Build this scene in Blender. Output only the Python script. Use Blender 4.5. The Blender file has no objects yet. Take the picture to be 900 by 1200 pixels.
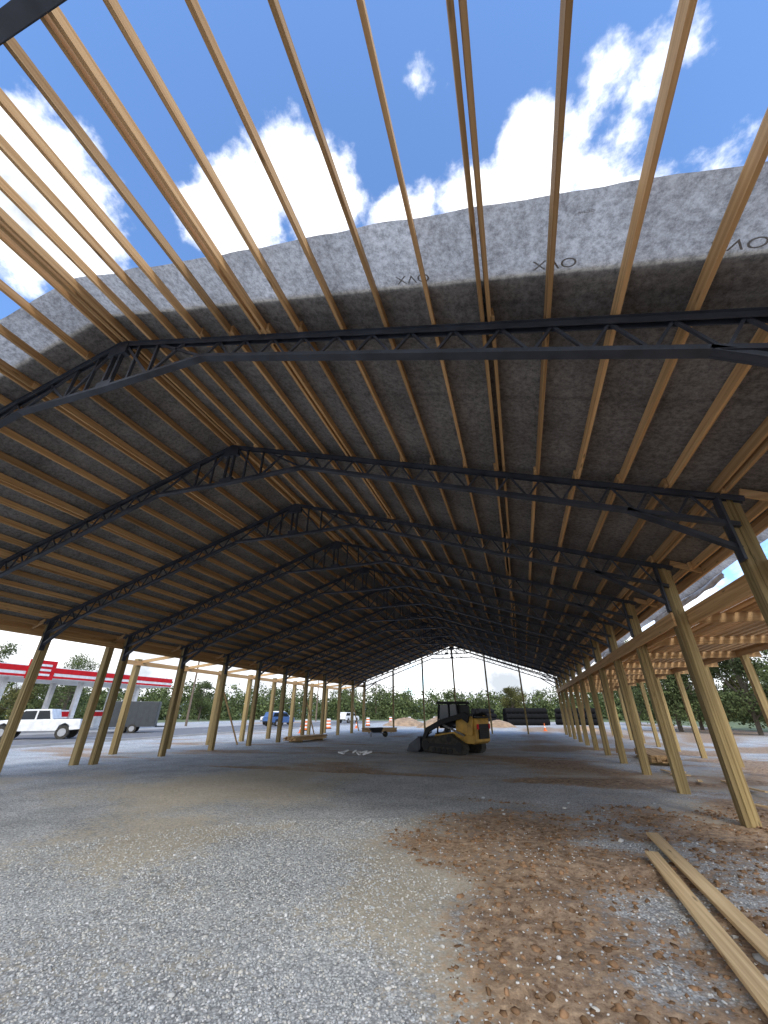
import bpy, math, random
import numpy as np
from mathutils import Vector, Matrix
random.seed(4); rng=np.random.default_rng(7)
H=1.65
C=bpy.context.scene.collection
# ---------------------------------------------------------------- helpers
def link(o,parent=None):
    C.objects.link(o)
    if parent is not None: o.parent=parent
    return o
def empty(name,loc=(0,0,0),rz=0):
    e=bpy.data.objects.new(name,None); e.empty_display_size=.3
    e.location=loc; e.rotation_euler=(0,0,rz); return link(e)
class MB:
    def __init__(s): s.v=[]; s.f=[]
    def poly(s,pts):
        n=len(s.v); s.v+= [tuple(p) for p in pts]; s.f.append(tuple(range(n,n+len(pts))))
    def box(s,x0,x1,y0,y1,z0,z1):
        n=len(s.v)
        s.v+=[(x0,y0,z0),(x1,y0,z0),(x1,y1,z0),(x0,y1,z0),(x0,y0,z1),(x1,y0,z1),(x1,y1,z1),(x0,y1,z1)]
        s.f+=[(n,n+3,n+2,n+1),(n+4,n+5,n+6,n+7),(n,n+1,n+5,n+4),(n+1,n+2,n+6,n+5),(n+2,n+3,n+7,n+6),(n+3,n,n+4,n+7)]
    def bar(s,p,q,w,h,up=(0,0,1)):
        p=Vector(p);q=Vector(q);d=(q-p).normalized();u=Vector(up)
        if abs(d.dot(u))>.98: u=Vector((0,1,0)) if abs(d.y)<.9 else Vector((1,0,0))
        r=d.cross(u).normalized();u=r.cross(d).normalized()
        n=len(s.v)
        for b in (p,q):
            for a,c in ((-1,-1),(1,-1),(1,1),(-1,1)):
                s.v.append(tuple(b+r*(a*w/2)+u*(c*h/2)))
        s.f+=[(n,n+1,n+2,n+3),(n+4,n+7,n+6,n+5)]
        for i in range(4):
            j=(i+1)%4; s.f.append((n+i,n+4+i,n+4+j,n+j))
    def ext(s,pts,y0,y1):   # pts in xz
        n=len(s.v);k=len(pts)
        s.v+=[(x,y0,z) for x,z in pts]+[(x,y1,z) for x,z in pts]
        s.f.append(tuple(range(n,n+k))); s.f.append(tuple(range(n+2*k-1,n+k-1,-1)))
        for i in range(k):
            j=(i+1)%k; s.f.append((n+j,n+i,n+k+i,n+k+j))
    def cyl(s,p,q,r0,r1=None,seg=12,cap=True):
        if r1 is None: r1=r0
        p=Vector(p);q=Vector(q);d=(q-p).normalized()
        u=Vector((0,0,1)) if abs(d.z)<.9 else Vector((1,0,0))
        a=d.cross(u).normalized();b=a.cross(d)
        n=len(s.v)
        for c,r in ((p,r0),(q,r1)):
            for i in range(seg):
                t=2*math.pi*i/seg
                s.v.append(tuple(c+a*math.cos(t)*r+b*math.sin(t)*r))
        for i in range(seg):
            j=(i+1)%seg; s.f.append((n+i,n+j,n+seg+j,n+seg+i))
        if cap:
            s.f.append(tuple(range(n+seg-1,n-1,-1))); s.f.append(tuple(range(n+seg,n+2*seg)))
    def obj(s,name,mat,parent=None,bevel=0,smooth=False):
        me=bpy.data.meshes.new(name); me.from_pydata(s.v,[],s.f); me.update()
        import bmesh
        bm=bmesh.new();bm.from_mesh(me);bmesh.ops.recalc_face_normals(bm,faces=bm.faces);bm.to_mesh(me);bm.free()
        if mat: me.materials.append(mat)
        o=bpy.data.objects.new(name,me); link(o,parent)
        if bevel:
            m=o.modifiers.new('b','BEVEL');m.width=bevel;m.segments=2;m.limit_method='ANGLE'
        if smooth:
            for p in me.polygons:p.use_smooth=True
        return o
def npmesh(name,verts,faces_flat,nper,mat,parent=None,smooth=False):
    me=bpy.data.meshes.new(name)
    nf=len(faces_flat)//nper
    me.vertices.add(len(verts)); me.vertices.foreach_set('co',np.asarray(verts,dtype=np.float32).ravel())
    me.loops.add(len(faces_flat)); me.loops.foreach_set('vertex_index',np.asarray(faces_flat,dtype=np.int32))
    me.polygons.add(nf); me.polygons.foreach_set('loop_start',np.arange(nf,dtype=np.int32)*nper)
    me.polygons.foreach_set('loop_total',np.full(nf,nper,dtype=np.int32))
    if smooth: me.polygons.foreach_set('use_smooth',np.ones(nf,dtype=bool))
    me.update(calc_edges=True); me.validate()
    me.materials.append(mat)
    o=bpy.data.objects.new(name,me); return link(o,parent)
_tab=rng.random((256,256))
def vn(x,y,s=0):
    x=np.asarray(x)+s*17.3; y=np.asarray(y)+s*9.1
    xi=np.floor(x).astype(int);yi=np.floor(y).astype(int);fx=x-xi;fy=y-yi
    fx=fx*fx*(3-2*fx);fy=fy*fy*(3-2*fy)
    g=lambda a,b:_tab[a%256,b%256]
    return (g(xi,yi)*(1-fx)+g(xi+1,yi)*fx)*(1-fy)+(g(xi,yi+1)*(1-fx)+g(xi+1,yi+1)*fx)*fy
def fbm(x,y,s=0,o=4):
    t=0;a=.5
    for i in range(o): t=t+a*vn(x*2**i,y*2**i,s+i*3);a/=2
    return t
# ---------------------------------------------------------------- materials
def mat(name,col=(.5,.5,.5),rough=.7,metal=0,noise=None,bump=0,island=0,bscale=30,spec=.5):
    m=bpy.data.materials.new(name);m.use_nodes=True;nt=m.node_tree;N=nt.nodes;L=nt.links
    b=N['Principled BSDF'];b.inputs['Roughness'].default_value=rough;b.inputs['Metallic'].default_value=metal
    b.inputs['Base Color'].default_value=(*col,1);b.inputs['Specular IOR Level'].default_value=spec
    tc=N.new('ShaderNodeTexCoord')
    mp=N.new('ShaderNodeMapping');L.new(tc.outputs['Object'],mp.inputs[0])
    sc=noise[0] if noise else (3,3,3); amt=noise[1] if noise else .15
    mp.inputs['Scale'].default_value=sc
    nz=N.new('ShaderNodeTexNoise');nz.inputs['Scale'].default_value=1;nz.inputs['Detail'].default_value=4
    L.new(mp.outputs[0],nz.inputs['Vector'])
    mr=N.new('ShaderNodeMapRange');mr.inputs[1].default_value=.3;mr.inputs[2].default_value=.7
    mr.inputs[3].default_value=1-amt;mr.inputs[4].default_value=1+amt
    L.new(nz.outputs[0],mr.inputs[0])
    val=mr.outputs[0]
    if island:
        g=N.new('ShaderNodeNewGeometry');m2=N.new('ShaderNodeMapRange')
        m2.inputs[3].default_value=1-island;m2.inputs[4].default_value=1+island
        L.new(g.outputs['Random Per Island'],m2.inputs[0])
        mu=N.new('ShaderNodeMath');mu.operation='MULTIPLY';L.new(val,mu.inputs[0]);L.new(m2.outputs[0],mu.inputs[1]);val=mu.outputs[0]
    mx=N.new('ShaderNodeVectorMath');mx.operation='SCALE';mx.inputs[0].default_value=col
    L.new(val,mx.inputs[3]);L.new(mx.outputs[0],b.inputs['Base Color'])
    if bump:
        bp=N.new('ShaderNodeBump');bp.inputs['Strength'].default_value=bump;bp.inputs['Distance'].default_value=.01
        n2=N.new('ShaderNodeTexNoise');n2.inputs['Scale'].default_value=bscale;n2.inputs['Detail'].default_value=4
        L.new(mp.outputs[0],n2.inputs['Vector']);L.new(n2.outputs[0],bp.inputs['Height']);L.new(bp.outputs[0],b.inputs['Normal'])
    return m
def wood(name,c1,c2,axis,isl=.22):
    m=bpy.data.materials.new(name);m.use_nodes=True;nt=m.node_tree;N=nt.nodes;L=nt.links
    b=N['Principled BSDF'];b.inputs['Roughness'].default_value=.8;b.inputs['Specular IOR Level'].default_value=.25
    tc=N.new('ShaderNodeTexCoord');g=N.new('ShaderNodeNewGeometry')
    mp=N.new('ShaderNodeMapping');L.new(tc.outputs['Object'],mp.inputs[0])
    s=[26,26,26];s[axis]=.45;mp.inputs['Scale'].default_value=s
    off=N.new('ShaderNodeMath');off.operation='MULTIPLY';off.inputs[1].default_value=50;L.new(g.outputs['Random Per Island'],off.inputs[0])
    L.new(off.outputs[0],mp.inputs['Location'])
    nz=N.new('ShaderNodeTexNoise');nz.inputs['Scale'].default_value=1;nz.inputs['Detail'].default_value=3;nz.inputs['Distortion'].default_value=.4
    L.new(mp.outputs[0],nz.inputs['Vector'])
    cr=N.new('ShaderNodeValToRGB');cr.color_ramp.elements[0].position=.3;cr.color_ramp.elements[1].position=.68
    cr.color_ramp.elements[0].color=(*c1,1);cr.color_ramp.elements[1].color=(*c2,1);L.new(nz.outputs[0],cr.inputs[0])
    mp2=N.new('ShaderNodeMapping');L.new(tc.outputs['Object'],mp2.inputs[0]);s2=[9,9,9];s2[axis]=1.6;mp2.inputs['Scale'].default_value=s2
    L.new(off.outputs[0],mp2.inputs['Location'])
    vo=N.new('ShaderNodeTexVoronoi');vo.inputs['Scale'].default_value=1;L.new(mp2.outputs[0],vo.inputs['Vector'])
    k=N.new('ShaderNodeMapRange');k.inputs[1].default_value=.05;k.inputs[2].default_value=.14;k.inputs[3].default_value=.4;k.inputs[4].default_value=1
    L.new(vo.outputs['Distance'],k.inputs[0])
    m2=N.new('ShaderNodeMapRange');m2.inputs[3].default_value=1-isl;m2.inputs[4].default_value=1+isl*.7;L.new(g.outputs['Random Per Island'],m2.inputs[0])
    mu=N.new('ShaderNodeMath');mu.operation='MULTIPLY';L.new(k.outputs[0],mu.inputs[0]);L.new(m2.outputs[0],mu.inputs[1])
    sc=N.new('ShaderNodeVectorMath');sc.operation='SCALE';L.new(cr.outputs[0],sc.inputs[0]);L.new(mu.outputs[0],sc.inputs[3])
    L.new(sc.outputs[0],b.inputs['Base Color'])
    return m
M_purlin=wood('pine_purlin',(.40,.22,.09),(.63,.405,.20),1,.36)
M_post=wood('treated_post',(.21,.15,.062),(.43,.325,.16),2,.3)
M_cross=wood('pine_cross',(.40,.24,.11),(.62,.42,.22),0)
M_board=wood('pine_board',(.52,.35,.18),(.82,.62,.36),1,.1)
M_steel=mat('primed_steel',(.045,.052,.068),.45,.2,noise=((4,4,4),.35))
M_black=mat('black_plastic',(.015,.015,.017),.6,spec=.3)
M_pipe=mat('black_pipe',(.012,.012,.013),.95,spec=.1)
M_rubber=mat('rubber',(.04,.036,.03),.85,noise=((8,8,8),.5))
M_yel=mat('machine_yellow',(.50,.29,.05),.55,noise=((3,3,3),.35))
M_white=mat('white_paint',(.78,.78,.77),.35)
M_red=mat('red_paint',(.58,.012,.018),.6,spec=.2)
M_glass=mat('dark_glass',(.02,.025,.03),.08)
M_dark=mat('dark_trailer',(.04,.045,.05),.5)
M_orange=mat('orange_plastic',(.8,.17,.03),.5)
M_refl=mat('white_reflective',(.8,.8,.8),.4)
M_conc=mat('concrete',(.42,.41,.39),.85,noise=((1,1,1),.15))
M_chrome=mat('wheel_metal',(.45,.45,.46),.35,.8)
M_blue=mat('blue_paint',(.05,.12,.3),.35)
M_pole=mat('utility_wood',(.16,.12,.09),.9)
M_dirt=mat('mound_dirt',(.36,.25,.16),.95,noise=((2,2,2),.35),bump=.6,bscale=6)
M_clod=mat('clod_dirt',(.23,.14,.08),.98,noise=((20,20,20),.3),island=.4,spec=.1)
M_bark=mat('bark',(.1,.08,.06),.95)
M_roof=mat('metal_roof',(.25,.27,.3),.4,.6)
M_ink=mat('printed_ink',(.26,.26,.265),.8)
M_plastic=mat('white_sheeting',(.75,.76,.78),.5,noise=((6,6,6),.15))
def leafmat(name,c):
    return mat(name,c,.8,island=.45,noise=((.25,.25,.25),.5),spec=.2)
M_leaf=leafmat('foliage',(.088,.113,.043));M_leaf2=leafmat('foliage_olive',(.12,.12,.04))
M_grass=mat('grass',(.14,.17,.07),.95,noise=((.3,.3,.3),.35))
def membrane():
    m=bpy.data.materials.new('roof_underlayment');m.use_nodes=True;nt=m.node_tree;N=nt.nodes;L=nt.links
    N.remove(N['Principled BSDF']);out=N['Material Output']
    tc=N.new('ShaderNodeTexCoord')
    n1=N.new('ShaderNodeTexNoise');n1.inputs['Scale'].default_value=15;n1.inputs['Detail'].default_value=6;n1.inputs['Roughness'].default_value=.85
    n2=N.new('ShaderNodeTexNoise');n2.inputs['Scale'].default_value=1.1;n2.inputs['Detail'].default_value=4
    L.new(tc.outputs['Object'],n1.inputs['Vector']);L.new(tc.outputs['Object'],n2.inputs['Vector'])
    a=N.new('ShaderNodeMapRange');a.inputs[1].default_value=.38;a.inputs[2].default_value=.62;a.inputs[3].default_value=.55;a.inputs[4].default_value=1.3;L.new(n1.outputs[0],a.inputs[0])
    c=N.new('ShaderNodeMapRange');c.inputs[1].default_value=.3;c.inputs[2].default_value=.7;c.inputs[3].default_value=.75;c.inputs[4].default_value=1.25;L.new(n2.outputs[0],c.inputs[0])
    mu=N.new('ShaderNodeMath');mu.operation='MULTIPLY';L.new(a.outputs[0],mu.inputs[0]);L.new(c.outputs[0],mu.inputs[1])
    sx=N.new('ShaderNodeSeparateXYZ');L.new(tc.outputs['Object'],sx.inputs[0])
    md=N.new('ShaderNodeMath');md.operation='PINGPONG';md.inputs[1].default_value=.72;L.new(sx.outputs[1],md.inputs[0])
    se=N.new('ShaderNodeMapRange');se.inputs[1].default_value=.0;se.inputs[2].default_value=.06;se.inputs[3].default_value=.72;se.inputs[4].default_value=1;L.new(md.outputs[0],se.inputs[0])
    mu2=N.new('ShaderNodeMath');mu2.operation='MULTIPLY';L.new(mu.outputs[0],mu2.inputs[0]);L.new(se.outputs[0],mu2.inputs[1])
    s=N.new('ShaderNodeVectorMath');s.operation='SCALE';s.inputs[0].default_value=(.285,.265,.25);L.new(mu2.outputs[0],s.inputs[3])
    s2=N.new('ShaderNodeVectorMath');s2.operation='SCALE';s2.inputs[0].default_value=(.48,.485,.49);L.new(mu.outputs[0],s2.inputs[3])
    d=N.new('ShaderNodeBsdfDiffuse');t=N.new('ShaderNodeBsdfTranslucent');L.new(s.outputs[0],d.inputs[0]);L.new(s2.outputs[0],t.inputs[0])
    mx=N.new('ShaderNodeMixShader');mx.inputs[0].default_value=.4;L.new(d.outputs[0],mx.inputs[1]);L.new(t.outputs[0],mx.inputs[2]);L.new(mx.outputs[0],out.inputs[0])
    return m
M_mem=membrane()
def groundmat():
    m=bpy.data.materials.new('gravel_ground');m.use_nodes=True;nt=m.node_tree;N=nt.nodes;L=nt.links
    b=N['Principled BSDF'];b.inputs['Roughness'].default_value=.95;b.inputs['Specular IOR Level'].default_value=.2
    tc=N.new('ShaderNodeTexCoord');P=tc.outputs['Object']
    at=N.new('ShaderNodeAttribute');at.attribute_name='dirt'
    at2=N.new('ShaderNodeAttribute');at2.attribute_name='dust'
    vo=N.new('ShaderNodeTexVoronoi');vo.inputs['Scale'].default_value=46;L.new(P,vo.inputs['Vector'])
    sp=N.new('ShaderNodeSeparateColor');L.new(vo.outputs['Color'],sp.inputs[0])
    cr=N.new('ShaderNodeValToRGB');e=cr.color_ramp.elements
    e[0].color=(.36,.375,.385,1);e[1].color=(.80,.82,.83,1);x=e.new(.5);x.color=(.57,.59,.60,1)
    L.new(sp.outputs[0],cr.inputs[0])
    gap=N.new('ShaderNodeMapRange');gap.inputs[1].default_value=.2;gap.inputs[2].default_value=.75;gap.inputs[3].default_value=1;gap.inputs[4].default_value=.55;L.new(vo.outputs['Distance'],gap.inputs[0])
    g2=N.new('ShaderNodeVectorMath');g2.operation='SCALE';L.new(cr.outputs[0],g2.inputs[0]);L.new(gap.outputs[0],g2.inputs[3])
    nl=N.new('ShaderNodeTexNoise');nl.inputs['Scale'].default_value=.9;nl.inputs['Detail'].default_value=5;L.new(P,nl.inputs['Vector'])
    ml=N.new('ShaderNodeMapRange');ml.inputs[1].default_value=.3;ml.inputs[2].default_value=.7;ml.inputs[3].default_value=.76;ml.inputs[4].default_value=1.15;L.new(nl.outputs[0],ml.inputs[0])
    g3=N.new('ShaderNodeVectorMath');g3.operation='SCALE';L.new(g2.outputs[0],g3.inputs[0]);L.new(ml.outputs[0],g3.inputs[3])
    nd=N.new('ShaderNodeTexNoise');nd.inputs['Scale'].default_value=9;nd.inputs['Detail'].default_value=7;nd.inputs['Roughness'].default_value=.75;L.new(P,nd.inputs['Vector'])
    cd=N.new('ShaderNodeValToRGB');cd.color_ramp.elements[0].position=.3;cd.color_ramp.elements[1].position=.7
    cd.color_ramp.elements[0].color=(.40,.33,.22,1);cd.color_ramp.elements[1].color=(.66,.57,.42,1);L.new(nd.outputs[0],cd.inputs[0])
    ce=N.new('ShaderNodeValToRGB');ce.color_ramp.elements[0].position=.36;ce.color_ramp.elements[1].position=.66
    ce.color_ramp.elements[0].color=(.12,.065,.033,1);ce.color_ramp.elements[1].color=(.54,.39,.26,1);L.new(nd.outputs[0],ce.inputs[0])
    def fac(att):
        a=N.new('ShaderNodeMath');a.operation='ADD';L.new(att.outputs['Fac'],a.inputs[0])
        s=N.new('ShaderNodeMath');s.operation='MULTIPLY_ADD';s.inputs[1].default_value=1.8;s.inputs[2].default_value=-.9;L.new(nd.outputs[0],s.inputs[0]);L.new(s.outputs[0],a.inputs[1])
        q=N.new('ShaderNodeMapRange');q.inputs[1].default_value=.28;q.inputs[2].default_value=.62;L.new(a.outputs[0],q.inputs[0]);return q.outputs[0]
    fd=fac(at);fu=fac(at2)
    fu2=N.new('ShaderNodeMath');fu2.operation='MULTIPLY';fu2.inputs[1].default_value=.62;L.new(fu,fu2.inputs[0])
    fd2=N.new('ShaderNodeMath');fd2.operation='MULTIPLY';fd2.inputs[1].default_value=.93;L.new(fd,fd2.inputs[0])
    m1=N.new('ShaderNodeMix');m1.data_type='RGBA';L.new(fu2.outputs[0],m1.inputs[0]);L.new(g3.outputs[0],m1.inputs[6]);L.new(cd.outputs[0],m1.inputs[7])
    m2=N.new('ShaderNodeMix');m2.data_type='RGBA';L.new(fd2.outputs[0],m2.inputs[0]);L.new(m1.outputs[2],m2.inputs[6]);L.new(ce.outputs[0],m2.inputs[7])
    L.new(m2.outputs[2],b.inputs['Base Color'])
    bp2=N.new('ShaderNodeBump');bp2.inputs['Strength'].default_value=.7;bp2.inputs['Distance'].default_value=.03;L.new(nd.outputs[0],bp2.inputs['Height'])
    L.new(bp2.outputs[0],b.inputs['Normal'])
    return m
M_ground=groundmat()
M_asph=mat('asphalt',(.17,.17,.175),.9,noise=((1.5,1.5,1.5),.18))
# ---------------------------------------------------------------- camera
PITCH=27.6;YAW=17.7
cam=bpy.data.cameras.new('camera');co=bpy.data.objects.new('camera',cam);link(co)
cam.sensor_fit='HORIZONTAL';cam.sensor_width=36;cam.lens=18;cam.clip_end=3000;cam.clip_start=.05
co.location=(0,0,H);co.rotation_euler=(math.radians(90+PITCH),0,math.radians(YAW))
bpy.context.scene.camera=co
def ray(u,v):
    a=(u-450)/450;b=(600-v)/450;ct=math.cos(math.radians(PITCH));st=math.sin(math.radians(PITCH))
    F=ct-b*st;Z=st+b*ct;cp=math.cos(math.radians(YAW));sp=math.sin(math.radians(YAW))
    return Vector((-F*sp+a*cp,F*cp+a*sp,Z))
# ---------------------------------------------------------------- ground
def dirtmask(x,y):
    X=x/H;Y=y/H
    n=fbm(x*.9,y*.9,1,5)-.47
    edge=-.5-.95*np.clip((Y-3.4)/1.0,0,1)+.6*np.clip((2.8-Y)/1.5,0,1)
    d=1/(1+np.exp(-(X-edge)*4))
    d*=1/(1+np.exp((Y-5.7-.5*X)*2.6))
    d=d*.85+n*2.3*d
    d-=.5*np.exp(-((X-1.75)/.4)**2)*(Y>3.8)
    d-=.4*np.exp(-((X-.3)/.3)**2-((Y-2.2)/.6)**2)
    d=np.maximum(d,(fbm(x*.3,y*.6,9,4)-.35)*2.8*(Y>5)*np.clip((X+2.6)/3,0,1))
    d=np.maximum(d,(fbm(x*.25,y*.7,19,4)-.42)*2.2*(Y>8))
    return np.clip(d,0,1)
def dustmask(x,y):
    X=x/H;Y=y/H
    n=fbm(x*.45,y*.45,5,5)
    d=(n-.44)*1.9
    for cx,cy,r in ((-.8,2.9,.55),(-.2,2.3,.4),(-3.2,4.6,1.1),(-4.5,6.5,1.5),(-1.3,4.6,.9),(1.6,9,2),(2.5,6,1.4)):
        d+=.6*np.exp(-(((X-cx)**2+((Y-cy)*.9)**2)/r**2))
    return np.clip(d,0,1)
def gheight(x,y):
    d=dirtmask(x,y)
    near=np.clip(1-np.hypot(x,y)/60,0,1)
    return near*((fbm(x*.5,y*.5,3,3)-.45)*.06+(fbm(x*3,y*3,13,3)-.45)*.018+d*((fbm(x*2.2,y*2.2,4,4)-.45)*.16+.05*(fbm(x*7,y*7,6,3)-.4)))
def axis(lo,a,b,hi,st):
    c=np.arange(a,b,st)
    l=a-np.cumsum(st*1.35**np.arange(1,40));l=l[l>lo]
    r=b+np.cumsum(st*1.35**np.arange(0,40));r=r[r<hi]
    return np.concatenate([[lo],l[::-1],c,r,[hi]])
gx=axis(-1200,-15,7,1200,.06);gy=axis(-1200,.5,22,1200,.06)
XX,YY=np.meshgrid(gx,gy);nx,ny=len(gx),len(gy)
ZZ=gheight(XX,YY)
vs=np.stack([XX.ravel(),YY.ravel(),ZZ.ravel()],1)
i=np.arange(nx-1);j=np.arange(ny-1);I,J=np.meshgrid(i,j);q=(J*nx+I).ravel()
F=np.stack([q,q+1,q+nx+1,q+nx],1).ravel()
gnd=npmesh('ground',vs,F,4,M_ground,smooth=True)
for nme,fn in (('dirt',dirtmask),('dust',dustmask)):
    at=gnd.data.attributes.new(nme,'FLOAT','POINT');at.data.foreach_set('value',fn(XX,YY).ravel().astype(np.float32))
import bmesh
bm=bmesh.new();bmesh.ops.create_icosphere(bm,subdivisions=1,radius=1);bm.verts.ensure_lookup_table()
iv=np.array([v.co[:] for v in bm.verts]);ifc=np.array([[v.index for v in f.verts] for f in bm.faces]);bm.free()
def scatter(name,xs,ys,rs,matl,jit=.3,sink=.25):
    n=len(xs);V=np.repeat(iv[None],n,0)*(1+rng.uniform(-jit,jit,(n,len(iv),1)))
    V=V*np.stack([rng.uniform(.8,1.4,n),rng.uniform(.6,1.1,n),rng.uniform(.4,.8,n)],1)[:,None,:]*rs[:,None,None]
    t=rng.uniform(0,6.28,n);c,s=np.cos(t)[:,None],np.sin(t)[:,None]
    x=V[:,:,0]*c-V[:,:,1]*s;y=V[:,:,0]*s+V[:,:,1]*c
    z=V[:,:,2]+(gheight(xs,ys)+rs*sink)[:,None]
    W=np.stack([x+xs[:,None],y+ys[:,None],z],2).reshape(-1,3)
    Fc=(ifc[None]+np.arange(n)[:,None,None]*len(iv)).reshape(-1)
    return npmesh(name,W,Fc,3,matl)
def stonemat():
    m=bpy.data.materials.new('stone');m.use_nodes=True;N=m.node_tree.nodes;L=m.node_tree.links;b=N['Principled BSDF'];b.inputs['Roughness'].default_value=.95;b.inputs['Specular IOR Level'].default_value=.2
    g=N.new('ShaderNodeNewGeometry');cr=N.new('ShaderNodeValToRGB');e=cr.color_ramp.elements
    e[0].color=(.32,.335,.345,1);e[1].color=(.72,.73,.74,1);e.new(.55).color=(.50,.52,.53,1);e.new(.8).color=(.56,.54,.49,1)
    L.new(g.outputs['Random Per Island'],cr.inputs[0]);L.new(cr.outputs[0],b.inputs['Base Color'])
    return m
M_stone=stonemat()
n=140000
r=2.0+rng.random(n)**1.3*6.5; th=rng.uniform(-58,48,n)*math.pi/180
fw=math.radians(90+YAW);xs=r*np.cos(fw-th);ys=r*np.sin(fw-th)
dm=dirtmask(xs,ys);du=dustmask(xs,ys)
keep=rng.random(n)<np.clip(.62-dm*1.1-.35*du,.04,1)
xs,ys=xs[keep],ys[keep]
rs=rng.uniform(.005,.0125,len(xs))*(1+ (rng.random(len(xs))>.985)*.9)
scatter('gravel_stones',xs,ys,rs,M_stone)
n=140;xs=rng.uniform(-1.2,4.5,n);ys=rng.uniform(2.6,11,n);rs=.014+.045*rng.random(n)**5
scatter('loose_rocks',xs,ys,rs,M_stone,.4,0)
n=12000;xs=rng.uniform(-2.8,4,n);ys=rng.uniform(2.6,11,n);k=dirtmask(xs,ys)>.35;xs=xs[k];ys=ys[k]
scatter('dirt_clods',xs,ys,.006+.035*rng.random(len(xs))**5,M_clod,.5,0)
# ---------------------------------------------------------------- barn
barn=empty('open_pole_barn')
XR=2.0*H;XL=-9.06*H;XC=(XR+XL)/2;SL=.33;RZ=4.515*H;SP=1.874*H;Y0=-.03*H;NT=14;YE=Y0+SP*13
def rz(x): return RZ-SL*abs(x-XC)
mb=MB()
for k in range(-1,14):
    y=Y0+k*SP+.0
    for x in (XR,XL):
        # three-ply laminated column: three boards, middle one a few mm proud
        for o,dp in ((-.0735,.108),(0,.112),(.0735,.108)):
            mb.box(x+o-.036,x+o+.036,y-dp+.14,y+dp+.14,-.4,rz(x)-.02)
mb.box(XL-.62,XL-.40,Y0+4*SP-.3,Y0+4*SP-.08,-.4,rz(XL)-.25)
for k in range(1,6):
    x=XL+(XR-XL)*k/6;mb.box(x-.07,x+.07,YE+.1,YE+.26,-.4,rz(x)-.05)
XO=4.15*H;XO2=-10.7*H
for k in range(3,14):
    y=Y0+k*SP+.12
    mb.box(XO-.09,XO+.09,y-.09,y+.09,-.4,2.1*H)
    if k>4: mb.box(XO2-.12,XO2+.12,y-.12,y+.12,-.4,2.42*H)
mb.obj('posts',M_post,barn,bevel=.004)
def truss(y,nm):
    t=MB()
    for s in (-1,1):
        P=lambda d,z,yy=y:(XC+s*d*H,yy,z*H)
        top=lambda d:4.515-.33*d-.025
        b0,b1,b2=1.2,4.78,5.53
        bz=lambda d:3.895+(2.665-3.895)*(d-b0)/(b1-b0)
        for dy in (-.035,.035):
            t.bar(P(-.0,top(0),y+dy),P(5.62,top(5.62),y+dy),.012,.075)
            t.bar(P(b0,bz(b0),y+dy),P(b2-.02,bz(b2-.02),y+dy),.012,.07)
            t.bar(P(0,3.875,y+dy),P(b0,bz(b0),y+dy),.012,.07)
            t.bar(P(b1-.05,bz(b1-.05),y+dy),P(5.45,2.2,y+dy),.012,.07)
        t.bar(P(0,top(0)+.022),P(5.62,top(5.62)+.022),.13,.008)
        t.bar(P(b0,bz(b0)-.02),P(b2-.02,bz(b2-.02)-.02),.11,.008)
        t.bar(P(0,3.855),P(b0,bz(b0)-.02),.11,.008)
        t.bar(P(b1-.05,bz(b1-.05)-.02),P(5.45,2.18),.11,.008)
        n=14;st=(5.4-b0)/n
        for i in range(n):
            d=b0+i*st
            t.bar(P(d,bz(d)),P(d+st/2,top(d+st/2)),.028,.03)
            t.bar(P(d+st/2,top(d+st/2)),P(d+st,bz(d+st)),.028,.03)
        t.bar(P(.05,top(.05)),P(.05,3.875),.04,.06)
        t.bar(P(.05,top(0)),P(.55,3.88),.035,.045)
        t.bar(P(.28,3.88),P(.28,top(.28)),.035,.045)
        t.bar(P(.55,3.88),P(.55,top(.55)),.035,.045)
        t.bar(P(.55,top(.55)),P(b0,bz(b0)),.035,.04)
        t.bar(P(.55,3.88),P(.9,top(.9)),.035,.04)
        t.box(*sorted((XC+s*5.42*H,XC+s*5.44*H)),y-.08,y+.08,2.1*H,2.68*H)
    t.box(XC-.2,XC+.2,y-.05,y+.05,4.33*H,4.46*H)
    t.box(XC-.16,XC+.16,y-.046,y+.046,3.86*H,3.95*H)
    t.obj(nm,M_steel,barn)
for k in range(-1,14): truss(Y0+k*SP,'steel_truss_%d'%(k+2))
pu=MB()
pw,ph=.04,.14
SPX=.3695*H*.97
allx=[]
x0=.137*H
for k in range(-6,11): allx.append((x0-k*SPX,k%5==0))
for k in range(0,18):
    xx=2*XC-(x0-(k-5.9)*SPX)
    if xx<XC-.1: allx.append((xx,k%4==1))
allx=[a for a in allx if XL-.6<a[0]<XR+.62]
for x,dbl in allx:
    if abs(x-XC)<.12: continue
    offs=(0,) if not dbl else (-.052,.052)
    for o in offs:
        k=-2
        ph0=random.choice((0,1))
        while k<13:
            L_=2 if k>-2 or ph0 else 1
            ya=Y0+k*SP-.12;yb=min(Y0+(k+L_)*SP+.12,YE+.35)
            j=((k+2)//2%2-.5)*.044+random.uniform(-.01,.01)
            zz=rz(x+o)+ph/2+.004
            pu.box(x+o+j-pw/2,x+o+j+pw/2,ya,yb,zz-ph/2,zz+ph/2)
            k+=L_
for s in (-1,1):
    pu.box(XC+s*.09-.02,XC+s*.09+.02,Y0-SP*2,YE+.3,RZ-.02,RZ+.13)
pu.obj('purlins',M_purlin,barn)
he=MB()
for x in (XR+.66,XL-.66): he.box(x-.02,x+.02,Y0-SP*2,YE+.3,rz(x)-.06,rz(x)+.13)
he.box(XR+.118,XR+.158,Y0-SP,YE+.3,1.93*H,2.07*H+.05)
he.box(XR-.158,XR-.118,Y0+3*SP,YE+.3,1.93*H,2.07*H+.03)
he.box(XO-.13,XO-.093,Y0+3*SP,YE+.3,1.95*H,2.07*H+.02)
he.box(XL-.158,XL-.118,Y0+SP,YE+.3,2.38*H,2.48*H)
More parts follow.
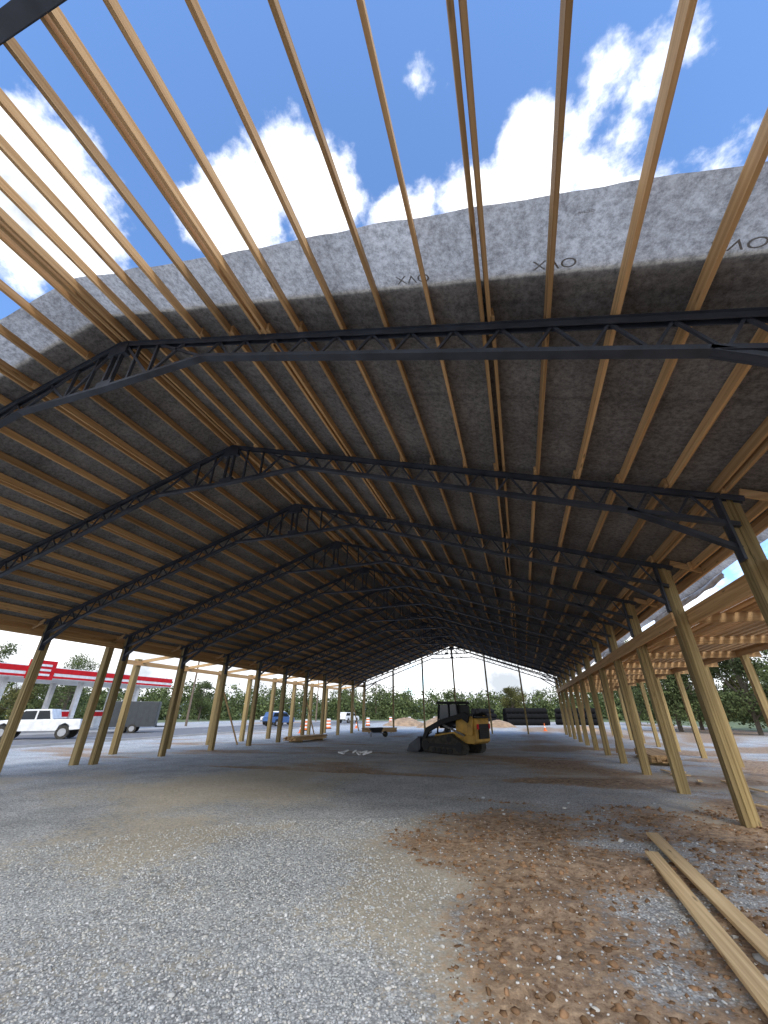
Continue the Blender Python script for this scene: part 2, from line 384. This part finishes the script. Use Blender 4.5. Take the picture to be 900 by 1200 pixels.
he.box(XO2+.123,XO2+.16,Y0+5*SP-1,YE+.3,2.24*H,2.36*H)
he.obj('headers',M_purlin,barn)
ra=MB()
for k in range(-1,14):
    y=Y0+k*SP+.27
    if k>=2: ra.bar((XR+.165,y,2.03*H),(XO+.5,y,1.99*H+.0),.04,.18)
    ra.bar((XR+.12,y-.3,rz(XR)+.02),(XR+.64,y-.3,rz(XR+.64)+.02),.04,.12)
    ra.bar((XL-.12,y-.3,rz(XL)+.02),(XL-.64,y-.3,rz(XL-.64)+.02),.04,.12)
    if k>=5: ra.bar((XL-.165,y,2.5*H),(XO2-.3,y,2.33*H),.04,.14)
for k in (6,9,12):
    y=Y0+k*SP
    ra.bar((XR+.3,y,1.98*H),(XR+.3,y+SP*.9,.15),.09,.03)
    ra.bar((XL-.2,y,2.1*H),(XL-.2,y+SP*.8,.1),.09,.03)
ra.obj('rafters_and_braces',M_cross,barn)
lp=MB()
x=XR+.3
while x<XO+.55:
    z=(2.03-.04*(x-XR)/(XO-XR))*H+.09+.02
    lp.box(x-.07,x+.07,Y0+2.3*SP,YE+.3,z,z+.038);x+=.22
lp.obj('lean_to_decking',M_purlin,barn)
def roofsheet(nm,ya,yb,off,m,xr,xl,rag=0,step=.12):
    xs=np.unique(np.concatenate([np.linspace(xl,XC,90),np.linspace(XC,xr,90)]))
    ys=np.concatenate([np.arange(ya,ya+2,step),np.linspace(ya+2,yb,60)])
    X,Y=np.meshgrid(xs,ys)
    Z=RZ-SL*np.abs(X-XC)+off
    if rag:
        e=np.exp(-(Y-ya)/.3)
        Z=Z+e*(fbm(X*2.1,Y*1.3,2,4)-.40)*.1
        Y=Y+ (Y<ya+.01)*(fbm(X*1.2,X*0,8,3)-.45)*.09
        Z=Z+np.exp(-(xr-X)/.12)*(-.03-.16*(fbm(X*4,Y*2.3,11,4)))
        Z=Z+np.exp(-(X-xl)/.12)*(-.03-.16*(fbm(X*4,Y*2.3,12,4)))
        Z+= (fbm(X*2.5,Y*2.5,14,3)-.45)*.01
    nx=len(xs);ny=len(ys);v=np.stack([X.ravel(),Y.ravel(),Z.ravel()],1)
    I,J=np.meshgrid(np.arange(nx-1),np.arange(ny-1));q=(J*nx+I).ravel()
    return npmesh(nm,v,np.stack([q,q+1,q+nx+1,q+nx],1).ravel(),4,m,barn,smooth=True)
roofsheet('roof_underlayment',1.18*H,YE+.35,ph+.018,M_mem,XR+.95,XL-.95,1)
roofsheet('metal_roofing',1.56*H,YE+.5,ph+.055,M_roof,XR+.8,XL-.8)
# crumpled white sheeting hanging over the right eave
def flap(ya,yb,dropmax,seed):
    U,V=np.meshgrid(np.linspace(0,1,36),np.linspace(0,1,14))
    Y=ya+U*(yb-ya);drop=dropmax*(.4+.9*fbm(U*4+seed,U*0,seed,3))*V
    X=XR+.98+.10*(fbm(U*9,V*5,seed,4)-.4)*(.3+V)
    Z=rz(XR+.95)+ph+.0-drop+.06*(fbm(U*7,V*6,seed+5,3)-.45)
    v=np.stack([X.ravel(),Y.ravel(),Z.ravel()],1);I,J=np.meshgrid(np.arange(35),np.arange(13));q=(J*36+I).ravel()
    npmesh('hanging_sheeting',v,np.stack([q,q+1,q+37,q+36],1).ravel(),4,M_plastic,barn,smooth=True)
flap(1.8*H,4.4*H,.28,3);flap(5.6*H,8.5*H,.3,8);flap(11*H,14*H,.3,11)
def ink(txt,X,Y,size):
    cu=bpy.data.curves.new('print','FONT');cu.body=txt;cu.size=size;cu.resolution_u=3
    o=bpy.data.objects.new('t',cu);C.objects.link(o);bpy.context.view_layer.update()
    me=bpy.data.meshes.new_from_object(o.evaluated_get(bpy.context.evaluated_depsgraph_get()));bpy.data.objects.remove(o)
    for v in me.vertices:
        x=X+v.co.x*1.35;y=Y+v.co.y;v.co=(x,y,rz(x)+ph+.006)
    me.materials.clear();me.materials.append(M_ink);p=bpy.data.objects.new('printed_lettering',me);link(p,barn)
for X in (.42,1.2,-.4): ink('XVO',X*H,1.49*H,.13)
for X in (.62,): ink('wrap',X*H,1.26*H,.045)
# ---------------------------------------------------------------- loader
ld=empty('compact_track_loader',(-1.95*H,12.7*H,0),math.radians(155))
def track_prof():
    pts=[]
    for cx,cz,r,a0,a1 in ((.95,.33,.26,60,-90),(-.85,.27,.25,-90,-215),(-.35,.62,.16,145,80),):
        for i in range(7):
            a=math.radians(a0+(a1-a0)*i/6);pts.append((cx+r*math.cos(a),cz+r*math.sin(a)))
    return pts
for s in (-1,1):
    t=MB();y0,y1=sorted((s*.53,s*.95));pp=track_prof();t.ext(pp,y0,y1)
    for i in range(len(pp)):
        p=Vector((pp[i][0],0,pp[i][1]));q=Vector((pp[(i+1)%len(pp)][0],0,pp[(i+1)%len(pp)][1]))
        L_=(q-p).length;nn=max(1,int(L_/.09))
        for j in range(nn):
            c=p.lerp(q,(j+.5)/nn);t.bar((c.x,y0,c.z),(c.x,y1,c.z),.035,.05)
    t.obj('track_%s'%('l' if s>0 else 'r'),M_rubber,ld)
    w=MB();yy=s*.96
    for cx,cz,r in ((.95,.33,.19),(-.85,.3,.19),(-.35,.6,.12),(-.4,.15,.1),(-.1,.15,.1),(.2,.15,.1),(.5,.15,.1)):
        w.cyl((cx,yy-s*.02,cz),(cx,yy+s*.02,cz),r,seg=16)
    w.bar((-.8,yy,.33),(.9,yy,.36),.03,.12)
    w.obj('track_wheels',M_black,ld)
    a=MB();yy=s*.8
    a.ext([(-1.3,1.25),(-1.42,1.55),(-1.2,1.68),(.2,1.35),(1.0,1.02),(1.28,.55),(1.36,.3),(1.2,.25),(1.05,.55),(.85,.85),(.1,1.15),(-1.0,1.42)],*sorted((yy-.06,yy+.06)))
    a.obj('lift_arm',M_black,ld,bevel=.015)
    a=MB();a.ext([(-1.45,.75),(-1.5,1.5),(-1.25,1.55),(-1.15,.75)],*sorted((s*.66,s*.73)))
    a.obj('lift_arm_tower',M_yel,ld,bevel=.015)
    c=MB();c.cyl((-1.0,s*.68,.75),(.25,s*.7,1.2),.045,seg=10);c.cyl((.9,s*.55,.85),(1.35,s*.55,.6),.04,seg=10);c.obj('hydraulic_cylinder',M_chrome,ld)
b=MB();b.ext([(-1.55,.5),(-1.6,1.2),(-1.5,1.42),(-.55,1.48),(-.5,.9),(.7,.75),(.75,.45),(-1.4,.42)],-.6,.6);b.obj('engine_body',M_yel,ld,bevel=.04)
b=MB();b.box(-1.63,-1.58,-.42,.42,.62,1.2)
for i in range(7): b.box(-1.65,-1.62,-.4,.4,.66+i*.075,.69+i*.075)
b.box(-1.62,-.62,-.62,.62,1.44,1.5);b.obj('rear_grille',M_black,ld,bevel=.01)
b=MB();b.box(-.5,.75,-.47,.47,.5,.8);b.obj('cab_base',M_black,ld,bevel=.02)
b=MB()
for s in (-1,1):
    for p,q in (((-.62,.85),(-.55,2.05)),((.62,.8),(.45,2.05)),((-.1,.8),(-.1,2.05))):
        b.bar((p[0],s*.45,p[1]),(q[0],s*.45,q[1]),.06,.07)
    b.bar((-.62,s*.45,1.2),(.6,s*.45,1.1),.05,.05)
b.ext([(-.72,2.02),(-.66,2.13),(.5,2.13),(.6,2.03)],-.52,.52)
b.box(-.72,-.6,-.4,.4,1.45,1.95)
b.bar((.62,-.45,.8),(.62,.45,.8),.06,.06)
b.obj('cab_frame',M_black,ld,bevel=.012)
b=MB();b.box(-.58,.5,-.43,-.42,1.0,2.0);b.box(-.58,.5,.42,.43,1.0,2.0);b.box(.48,.5,-.42,.42,1.0,2.0);b.obj('cab_glass',M_glass,ld)
b=MB();b.ext([(1.3,.62),(1.42,.66),(1.38,.2),(1.5,.1),(2.1,.06),(2.12,.02),(1.45,.02),(1.28,.16)],-.98,.98)
for s in (-1,1): b.ext([(1.38,.64),(1.38,.1),(2.1,.04),(1.95,.3)],s*.98-.015,s*.98+.015)
b.obj('bucket',M_steel,ld,bevel=.008)
b=MB();b.box(-1.64,-1.6,.44,.56,1.0,1.2);b.box(-1.64,-1.6,-.56,-.44,1.0,1.2);b.obj('tail_lights',M_red,ld)
# ---------------------------------------------------------------- vehicles
def wheel(w,m,x,y,r,s,wd=.26):
    w.cyl((x,y,r),(x,y-s*wd,r),r,seg=20);m.cyl((x,y+s*.01,r),(x,y-s*.05,r),r*.6,seg=14)
def pickup(name,loc,rot,paint,kind='pickup'):
    e=empty(name,loc,rot);b=MB()
    if kind=='pickup':
        b.ext([(2.75,.5),(2.85,.75),(2.8,1.1),(1.6,1.2),(-2.7,1.25),(-2.8,.6),(-2.15,.55),(-2.1,.85),(-1.8,1.0),(-1.5,.85),(-1.4,.5),(1.35,.5),(1.45,.85),(1.75,1.0),(2.1,.85),(2.2,.5)],-.95,.95)
        c=[(1.55,1.15),(.85,1.85),(-.7,1.88),(-.95,1.2)]
    elif kind=='van':
        b.ext([(2.2,.4),(2.35,.7),(2.2,1.05),(1.3,1.15),(-2.3,1.15),(-2.35,.5),(-1.8,.45),(-1.7,.75),(-1.4,.85),(-1.1,.75),(-1.0,.4),(1.1,.4),(1.2,.75),(1.5,.85),(1.8,.75),(1.9,.4)],-.9,.9)
        c=[(1.3,1.1),(.6,1.68),(-2.0,1.72),(-2.3,1.12)]
    b.obj('body',paint,e,bevel=.04)
    b=MB();b.ext(c,-.8,.8);b.obj('cabin',paint,e,bevel=.05)
    g=MB();ci=[(c[0][0]-.15,c[0][1]+.05),(c[1][0]-.02,c[1][1]-.1),(c[2][0]+.1,c[2][1]-.1),(c[3][0]+.15,c[3][1]+.05)]
    g.ext(ci,-.815,.815);
    g.ext([(c[0][0]-.02,c[0][1]+.08),(c[0][0]+.02,c[0][1]+.08),(c[1][0]+.05,c[1][1]-.08),(c[1][0],c[1][1]-.08)],-.68,.68)
    g.obj('windows',M_glass,e)
    p=MB();mid=(c[1][0]+c[2][0])/2
    for s in (-1,1): p.box(mid-.05,mid+.05,s*.82-.01,s*.82+.01,c[0][1],c[1][1]-.02)
    p.obj('pillars',paint,e)
    w=MB();m=MB()
    fx,rx,r=(1.78,-1.8,.42) if kind=='pickup' else (1.5,-1.4,.34)
    for x in (fx,rx):
        for s in (-1,1): wheel(w,m,x,s*.97,r,s)
    w.obj('tyres',M_rubber,e);m.obj('rims',M_chrome,e)
    t=MB();fxx=2.86 if kind=='pickup' else 2.37
    t.box(fxx-.12,fxx,-.85,.85,.5,.62);t.box(-fxx+.02,-fxx+.14,-.85,.85,.5,.62)
    if kind=='pickup': t.box(-2.7,-1.0,-.82,.82,1.2,1.262)
    t.box(fxx-.05,fxx+.0,-.5,.5,.72,.98);t.obj('bumpers_and_bed',M_black,e,bevel=.01)
    return e
pickup('pickup_truck',(-20.0*H,13.6*H,.01),math.radians(215),M_white)
pickup('passenger_van',(-20*H,33*H,.01),math.radians(80),M_blue,'van')
pickup('pickup_truck',(-22*H,36*H,.01),math.radians(262),M_white)
pickup('passenger_van',(-18.5*H,45*H,.01),math.radians(80),M_white,'van')
tr=empty('enclosed_trailer',(-21.3*H,19.3*H,0),math.radians(40))
b=MB();b.box(-2.2,2.2,-1.05,1.05,.55,2.6);b.obj('box',M_dark,tr,bevel=.05)
b=MB()
for x in np.arange(-2,2.1,.5): b.box(x-.02,x+.02,-1.065,1.065,.6,2.55)
b.box(-2.22,2.22,-1.07,1.07,.5,.6);b.bar((2.2,-.5,.5),(3.3,0,.5),.08,.1);b.bar((2.2,.5,.5),(3.3,0,.5),.08,.1);b.cyl((3.2,0,.0),(3.2,0,.7),.04)
b.box(-2.215,-2.19,-.95,.95,.65,2.5);b.obj('trim',M_dark,tr)
w=MB();m=MB()
for x in (-.45,.4):
    for s in (-1,1): wheel(w,m,x,s*1.2,.36,s,.2)
w.obj('tyres',M_rubber,tr);m.obj('rims',M_chrome,tr)
# ---------------------------------------------------------------- gas station
A=Vector((-25.2*H,14.2*H,0));B_=Vector((-25.2*H,25.6*H,0));dr=(B_-A).normalized()
gs=empty('gas_station',tuple(B_),math.atan2(-dr.y,-dr.x))
yl=Matrix.Rotation(math.atan2(-dr.y,-dr.x),3,'Z')@Vector((0,1,0))
sg=1 if yl.dot(Vector((B_.x,0,0)))>0 else -1
zb=2.7*H;Ln=28
def gb(m,x0,x1,y0,y1,z0,z1): m.box(x0,x1,*sorted((sg*y0,sg*y1)),z0,z1)
b=MB();gb(b,0,Ln,0,8,zb,zb+1.0);b.obj('canopy_fascia',M_white,gs,bevel=.03)
b=MB();gb(b,-.02,Ln+.02,-.02,8.02,zb+.5,zb+.94);gb(b,-.02,Ln+.02,-.02,8.02,zb+.06,zb+.24);b.obj('canopy_stripe',M_red,gs)
b=MB()
gb(b,14.4,16.8,-.06,-.0215,zb-.1,zb+1.5);b.obj('canopy_sign',M_red,gs)
b=MB()
for zz in (.2,.6,1.0): gb(b,14.8,16.2,-.09,-.061,zb+zz,zb+zz+.18)
gb(b,16.21,16.45,-.09,-.061,zb+.2,zb+1.18);b.obj('sign_letter',M_white,gs)
b=MB()
for x in (3,10,17,23):
    for y in (2,6): gb(b,x-.2,x+.2,y-.2,y+.2,0,zb)
b.obj('canopy_columns',M_white,gs)
b=MB()
for x in (3,10,17):
    for y in (2,6): gb(b,x+.5,x+1.3,y-.3,y+.3,.15,1.9)
b.obj('fuel_pumps',M_white,gs,bevel=.05)
b=MB()
for x in (3,10,17):
    for y in (2,6): gb(b,x+.48,x+1.32,y-.32,y+.32,1.3,1.75)
b.obj('pump_headers',M_red,gs)
b=MB();gb(b,10,30,22,30,0,3.9);b.obj('store_walls',M_white,gs);b=MB();gb(b,9.7,30.3,21.7,30.3,3.9,4.6);b.obj('store_parapet',M_red,gs)
b=MB()
for i in range(7): gb(b,11+i*2.5,12.6+i*2.5,21.96,22,.9,2.6)
b.obj('store_windows',M_glass,gs)
# ---------------------------------------------------------------- roads
rd=MB();rd.box(-24*H,-15.6*H,-60,300,-.2,.006);rd.obj('road',M_asph)
mk=MB()
for y in range(-60,300,9): mk.box(-19.9*H,-19.9*H+.12,y,y+3,.01,.0105)
for x in (-15.9*H,-23.7*H): mk.box(x,x+.12,-60,300,.01,.0105)
mk.obj('road_markings',M_white)
kb=MB();kb.box(-15.6*H,-15.6*H+.15,-60,300,-.1,.12);kb.obj('kerb',M_conc)
gr=MB()
def sheet(m,x0,x1,y0,y1,z): m.poly([(x0,y0,z),(x1,y0,z),(x1,y1,z),(x0,y1,z)])
sheet(gr,-24*H-80,1200,95,1100,.012);sheet(gr,22,1200,-200,94.9,.012);sheet(gr,-1100,-24*H-25,60,94.9,.012);gr.obj('grass_field',M_grass)
pd=MB();sheet(pd,-6,16,60,92,.008);sheet(pd,-24*H-60,-24*H-.1,-40,59.9,.008);pd.obj('concrete_pavement',M_conc)
def drum(x,y):
    e=empty('traffic_drum',(x,y,0));b=MB();b.cyl((0,0,0),(0,0,.08),.36,seg=16);b.obj('base',M_black,e)
    for i in range(6):
        b=MB();b.cyl((0,0,.08+i*.16),(0,0,.24+i*.16),.29-i*.012,.285-i*.012,seg=16);b.obj('band_%d'%(i+1),M_orange if i%2==0 else M_refl,e)
for x,y in ((-13.2,25),(-13.0,28),(-12.6,35),(-12.4,41),(-9,46),(-11,43),(-7,47)): drum(x*H,y*H)
def cone(x,y):
    e=empty('traffic_cone',(x,y,0));b=MB();b.box(-.19,.19,-.19,.19,0,.04);b.cyl((0,0,.04),(0,0,.3),.14,.09);b.cyl((0,0,.45),(0,0,.72),.06,.02);b.obj('cone',M_orange,e)
    b=MB();b.cyl((0,0,.3),(0,0,.45),.09,.06);b.obj('collar',M_refl,e)
for x,y in ((-11.9,22),(-11.7,30),(-5,30),(1.2,29)): cone(x*H,y*H)
def pipes(x,y,n,rot):
    e=empty('drainage_pipe_stack',(x,y,0),rot);b=MB();r=.42
    for row in range(3):
        for i in range(n-row):
            yy=(i+row/2)*2*r;zz=r+row*r*1.73
            b.cyl((-3,yy,zz),(3,yy,zz),r-.04,seg=14,cap=False)
            for k in range(10): b.cyl((-2.9+k*.6,yy,zz),(-2.7+k*.6,yy,zz),r,seg=14)
    b.obj('pipes',M_pipe,e)
pipes(.4*H,41*H,5,math.radians(12));pipes(4.6*H,43*H,4,math.radians(-16));pipes(-3.2*H,46*H,4,math.radians(70))
def mound(x,y,r,h,seed):
    g=np.linspace(-1,1,28);X,Y=np.meshgrid(g,g);R=np.hypot(X,Y);Z=np.clip(1-R**1.5,-.2,1)*h*(1+.6*(fbm(X*3+seed,Y*3,seed,4)-.45))
    v=np.stack([(X*r+x).ravel(),(Y*r*.8+y).ravel(),(Z-.02).ravel()],1);I,J=np.meshgrid(np.arange(27),np.arange(27));q=(J*28+I).ravel()
    npmesh('dirt_mound',v,np.stack([q,q+1,q+29,q+28],1).ravel(),4,M_dirt,smooth=True)
mound(-6*H,33*H,3.2,1.3,3);mound(-9.8*H,37*H,3.5,1.0,5);mound(3.5*H,30*H,1.6,.5,6);mound(-2*H,36*H,2.5,.9,8)
def stack(x,y,rot,L_=3.6,nw=6,nh=5):
    e=empty('lumber_stack',(x,y,0),rot);b=MB()
    for r_ in range(nh):
        for c_ in range(nw):
            d=random.uniform(-.12,.12);b.box(-L_/2+d,L_/2+d,c_*.15,c_*.15+.14,.1+r_*.045,.1+r_*.045+.038)
    b.obj('boards',M_cross,e);b=MB();b.box(-L_/3,-L_/3+.09,-.05,nw*.15+.05,0,.097);b.box(L_/3,L_/3+.09,-.05,nw*.15+.05,0,.097);b.obj('bearers',M_post,e)
stack(-8.1*H,16*H,1.45);stack(3.1*H,12*H,1.5);stack(-7.6*H,23*H,.3,3,5,8)
def board(pa,pb,w=.14,t=.038,nm='lumber_board'):
    b=MB();b.bar(pa,pb,w,t);b.obj(nm,M_board,None,bevel=.003)
board((.80*H,4.3*H,.065),(.70*H,1.5*H,.065),.15)
board((.95*H,4.88*H,.07),(.90*H,1.7*H,.065),.15)
for k in range(8):
    x=2.7*H+random.uniform(-.7,.7);y=(5.9+k*.5)*H
    board((x,y,.04+.03*k%.1),(x+random.uniform(-.6,.9),y+random.uniform(.6,2.0),.05),.1,.03,'scrap_board')
b=MB()
for i in range(9):
    x=-4.55*H+random.uniform(-.7,.7);y=11.3*H+random.uniform(-.4,.4);a=random.uniform(0,3.1);l=random.uniform(.1,.4)
    b.bar((x,y,.05),(x+l*math.cos(a),y+l*math.sin(a),.07+random.random()*.08),.14,.05)
b.obj('packaging_scraps',M_plastic)
wb=empty('wheelbarrow',(-6.6*H,19.5*H,0),.5)
b=MB();b.ext([(-.55,.62),(.5,.66),(.35,.3),(-.3,.3)],-.35,.35);b.obj('tray',M_black,wb,bevel=.03)
b=MB()
for s in (-1,1): b.bar((.7,s*.05,.22),(-1.1,s*.3,.58),.04,.04);b.bar((-.35,s*.22,.35),(-.45,s*.25,0),.03,.03)
b.obj('handles',M_pole,wb);b=MB();b.cyl((.7,-.05,.2),(.7,.05,.2),.2,seg=16);b.obj('wheel',M_rubber,wb)
def pole(x,y,h=10):
    e=empty('utility_pole',(x,y,0));b=MB();b.cyl((0,0,0),(0,0,h),.16,.1);b.bar((-1.2,0,h-.6),(1.2,0,h-.6),.1,.12);b.bar((-1,0,h-1.5),(1,0,h-1.5),.09,.1);b.obj('shaft',M_pole,e)
    b=MB();[b.cyl((xx,0,h-.54),(xx,0,h-.35),.05) for xx in (-1.1,-.5,.5,1.1)];b.obj('insulators',M_conc,e)
PP=[(-27*H,30*H),(-26*H,52*H),(-25.5*H,75*H),(-25*H,100*H)]
for p in PP: pole(*p)
b=MB()
for a,c in zip(PP[:-1],PP[1:]):
    for o in (-1.1,-.5,.5,1.1):
        for i in range(8):
            f=lambda t:(a[0]+(c[0]-a[0])*t+o,a[1]+(c[1]-a[1])*t,9.65-1.1*4*t*(1-t))
            b.bar(f(i/8),f((i+1)/8),.03,.03)
b.obj('power_lines',M_black)
# ---------------------------------------------------------------- trees
def leafcloud(cs,rs,n,size):
    k=rng.integers(0,len(cs),n);d=rng.normal(size=(n,3));d/=np.linalg.norm(d,axis=1)[:,None]
    rr=rs[k]*(rng.random(n)**.4)*(1+.35*rng.normal(size=n)*.5);p=cs[k]+d*rr[:,None]*np.array([1,1,.8]);p[:,2]=np.abs(p[:,2])
    a=rng.normal(size=(n,3));a/=np.linalg.norm(a,axis=1)[:,None];bq=np.cross(a,rng.normal(size=(n,3)));bq/=np.linalg.norm(bq,axis=1)[:,None]
    s=(size*rng.uniform(.5,1.2,n))[:,None]
    return np.stack([p-a*s,p-bq*s*.6,p+a*s,p+bq*s*.6],1)
def tree(name,x,y,h,m,leaf=.13,n=10000):
    e=empty(name,(x,y,0));b=MB();b.cyl((0,0,-.2),(.1,.05,h*.45),h*.024,h*.014,seg=8)
    cs=[];rs=[]
    for i in range(17):
        a=random.uniform(0,6.28);z0=h*random.uniform(.12,.4);l=h*random.uniform(.12,.34);q=(l*math.cos(a),l*math.sin(a),h*random.uniform(.16,.86))
        b.cyl((.05,.02,z0),q,h*.009,h*.003,seg=5);cs.append(q);rs.append(h*random.uniform(.1,.2))
    cs.append((0,0,h*.85));rs.append(h*.14);b.cyl((.1,.05,h*.45),(0,0,h*.85),h*.014,h*.005,seg=6)
    b.obj('trunk',M_bark,e)
    Q=leafcloud(np.array(cs),np.array(rs),n,leaf);npmesh('crown',Q.reshape(-1,3),np.arange(n*4),4,m,e)
def at(u,dist): 
    d=ray(u,830);d.z=0;d.normalize();return d.x*dist,d.y*dist
for u,dd,h,m in ((790,52,9.5,M_leaf),(815,58,8.5,M_leaf),(845,60,8,M_leaf2),(880,48,8.5,M_leaf),(930,55,9,M_leaf),(745,75,8,M_leaf),(75,85,11,M_leaf),(20,90,9,M_leaf2),(235,110,9,M_leaf),(600,95,7,M_leaf2),(-60,70,10,M_leaf),(990,60,10,M_leaf2)):
    x,y=at(u,dd);tree('deciduous_tree',x,y,h,m)
cs=[];rs=[]
for i in range(900):
    a=math.radians(rng.uniform(-75,75));d=rng.uniform(115,200);x=d*math.sin(a-math.radians(YAW));y=d*math.cos(a-math.radians(YAW))
    h=rng.uniform(5,11.5)*(d/160)*(.7+.6*vn(a*7,0,3))
    for j in range(6): cs.append((x+rng.uniform(-3,3),y+rng.uniform(-2,2),h*rng.uniform(0,.85)));rs.append(rng.uniform(1.2,2.6))
Q=leafcloud(np.array(cs),np.array(rs),220000,.4);npmesh('distant_tree_line',Q.reshape(-1,3),np.arange(220000*4),4,M_leaf)
a0=np.linspace(-90,90,120);v=[]
for a in a0:
    t=math.radians(a);h=9+14*float(fbm(a*.06,0,4,4));
    v+=[(700*math.sin(t-.3),700*math.cos(t-.3),-2),(760*math.sin(t-.3),760*math.cos(t-.3),h)]
f=[]
for i in range(119): f+=[2*i,2*i+2,2*i+3,2*i+1]
npmesh('hills',np.array(v),np.array(f),4,mat('hill_forest',(.13,.16,.16),.95,noise=((.02,.02,.05),.3)),smooth=True)
# ---------------------------------------------------------------- world & sun
EL,ROT=40,158
w=bpy.data.worlds.new('World');bpy.context.scene.world=w;w.use_nodes=True;N=w.node_tree.nodes;L=w.node_tree.links
bg=N['Background'];out=N['World Output']
sky=N.new('ShaderNodeTexSky');sky.sky_type='NISHITA';sky.sun_disc=False;sky.sun_elevation=math.radians(EL);sky.sun_rotation=math.radians(ROT)
sky.air_density=1.0;sky.dust_density=.6;sky.ozone_density=1.5
tint=N.new('ShaderNodeVectorMath');tint.operation='MULTIPLY';tint.inputs[1].default_value=(1.6,2.0,2.45);L.new(sky.outputs[0],tint.inputs[0])
L.new(tint.outputs[0],bg.inputs[0]);bg.inputs[1].default_value=.15
tc=N.new('ShaderNodeTexCoord');D=tc.outputs['Generated']
def math_(op,a,b=None,c=None,clamp=False):
    n=N.new('ShaderNodeMath');n.operation=op;n.use_clamp=clamp
    for i,x in enumerate((a,b,c)):
        if x is None: continue
        if isinstance(x,(int,float)): n.inputs[i].default_value=x
        else: L.new(x,n.inputs[i])
    return n.outputs[0]
nz=N.new('ShaderNodeTexNoise');nz.inputs['Scale'].default_value=5;nz.inputs['Detail'].default_value=7;nz.inputs['Roughness'].default_value=.6
mp=N.new('ShaderNodeMapping');mp.inputs['Scale'].default_value=(1,1,1.3);L.new(D,mp.inputs[0]);L.new(mp.outputs[0],nz.inputs['Vector'])
blobs=[(375,225,.2,1),(285,265,.17,1),(630,210,.18,1),(560,250,.17,1),(710,225,.15,1),(470,255,.15,.95),(20,250,.26,.95),(110,300,.18,.8),(790,100,.16,.47),(700,95,.12,.48),(505,105,.12,.58),(870,150,.15,.52)]
acc=None
for u,v_,r,s in blobs:
    d=ray(u,v_).normalized()
    vd=N.new('ShaderNodeVectorMath');vd.operation='DISTANCE';L.new(D,vd.inputs[0]);vd.inputs[1].default_value=d
    g=N.new('ShaderNodeMapRange');g.interpolation_type='SMOOTHSTEP';g.inputs[1].default_value=0;g.inputs[2].default_value=r*1.15;g.inputs[3].default_value=s;g.inputs[4].default_value=0;L.new(vd.outputs['Value'],g.inputs[0])
    acc=g.outputs[0] if acc is None else math_('MAXIMUM',acc,g.outputs[0])
sx=N.new('ShaderNodeSeparateXYZ');L.new(D,sx.inputs[0])
low=N.new('ShaderNodeMapRange');low.interpolation_type='SMOOTHSTEP';low.inputs[1].default_value=.02;low.inputs[2].default_value=.55;low.inputs[3].default_value=1;low.inputs[4].default_value=0;L.new(sx.outputs[2],low.inputs[0])
back=N.new('ShaderNodeMapRange');back.inputs[1].default_value=.15;back.inputs[2].default_value=-.4;back.inputs[3].default_value=0;back.inputs[4].default_value=.8;L.new(sx.outputs[1],back.inputs[0])
acc=math_('MAXIMUM',acc,low.outputs[0]);acc=math_('MAXIMUM',acc,back.outputs[0])
dens=math_('ADD',math_('MULTIPLY',acc,.6),math_('MULTIPLY',nz.outputs[0],1.4))
cf=N.new('ShaderNodeMapRange');cf.interpolation_type='SMOOTHSTEP';cf.inputs[1].default_value=.94;cf.inputs[2].default_value=1.2;L.new(dens,cf.inputs[0])
sh=N.new('ShaderNodeMapRange');sh.inputs[1].default_value=1.12;sh.inputs[2].default_value=1.5;L.new(dens,sh.inputs[0])
cc=N.new('ShaderNodeMix');cc.data_type='RGBA';L.new(sh.outputs[0],cc.inputs[0]);cc.inputs[6].default_value=(1,1,1,1);cc.inputs[7].default_value=(.38,.41,.45,1)
bg2=N.new('ShaderNodeBackground');bg2.inputs[1].default_value=2.0;L.new(cc.outputs[2],bg2.inputs[0])
ms=N.new('ShaderNodeMixShader');L.new(cf.outputs[0],ms.inputs[0]);L.new(bg.outputs[0],ms.inputs[1]);L.new(bg2.outputs[0],ms.inputs[2]);L.new(ms.outputs[0],out.inputs[0])
sl=bpy.data.lights.new('sun','SUN');sl.energy=2.0;sl.angle=math.radians(14);sl.color=(1,.95,.87)
so=bpy.data.objects.new('sun',sl);link(so)
sd=Vector((math.sin(math.radians(ROT))*math.cos(math.radians(EL)),math.cos(math.radians(ROT))*math.cos(math.radians(EL)),math.sin(math.radians(EL))))
so.rotation_euler=(-sd).to_track_quat('-Z','Y').to_euler()
sc=bpy.context.scene;sc.view_settings.view_transform='Standard';sc.view_settings.look='None';sc.view_settings.exposure=0
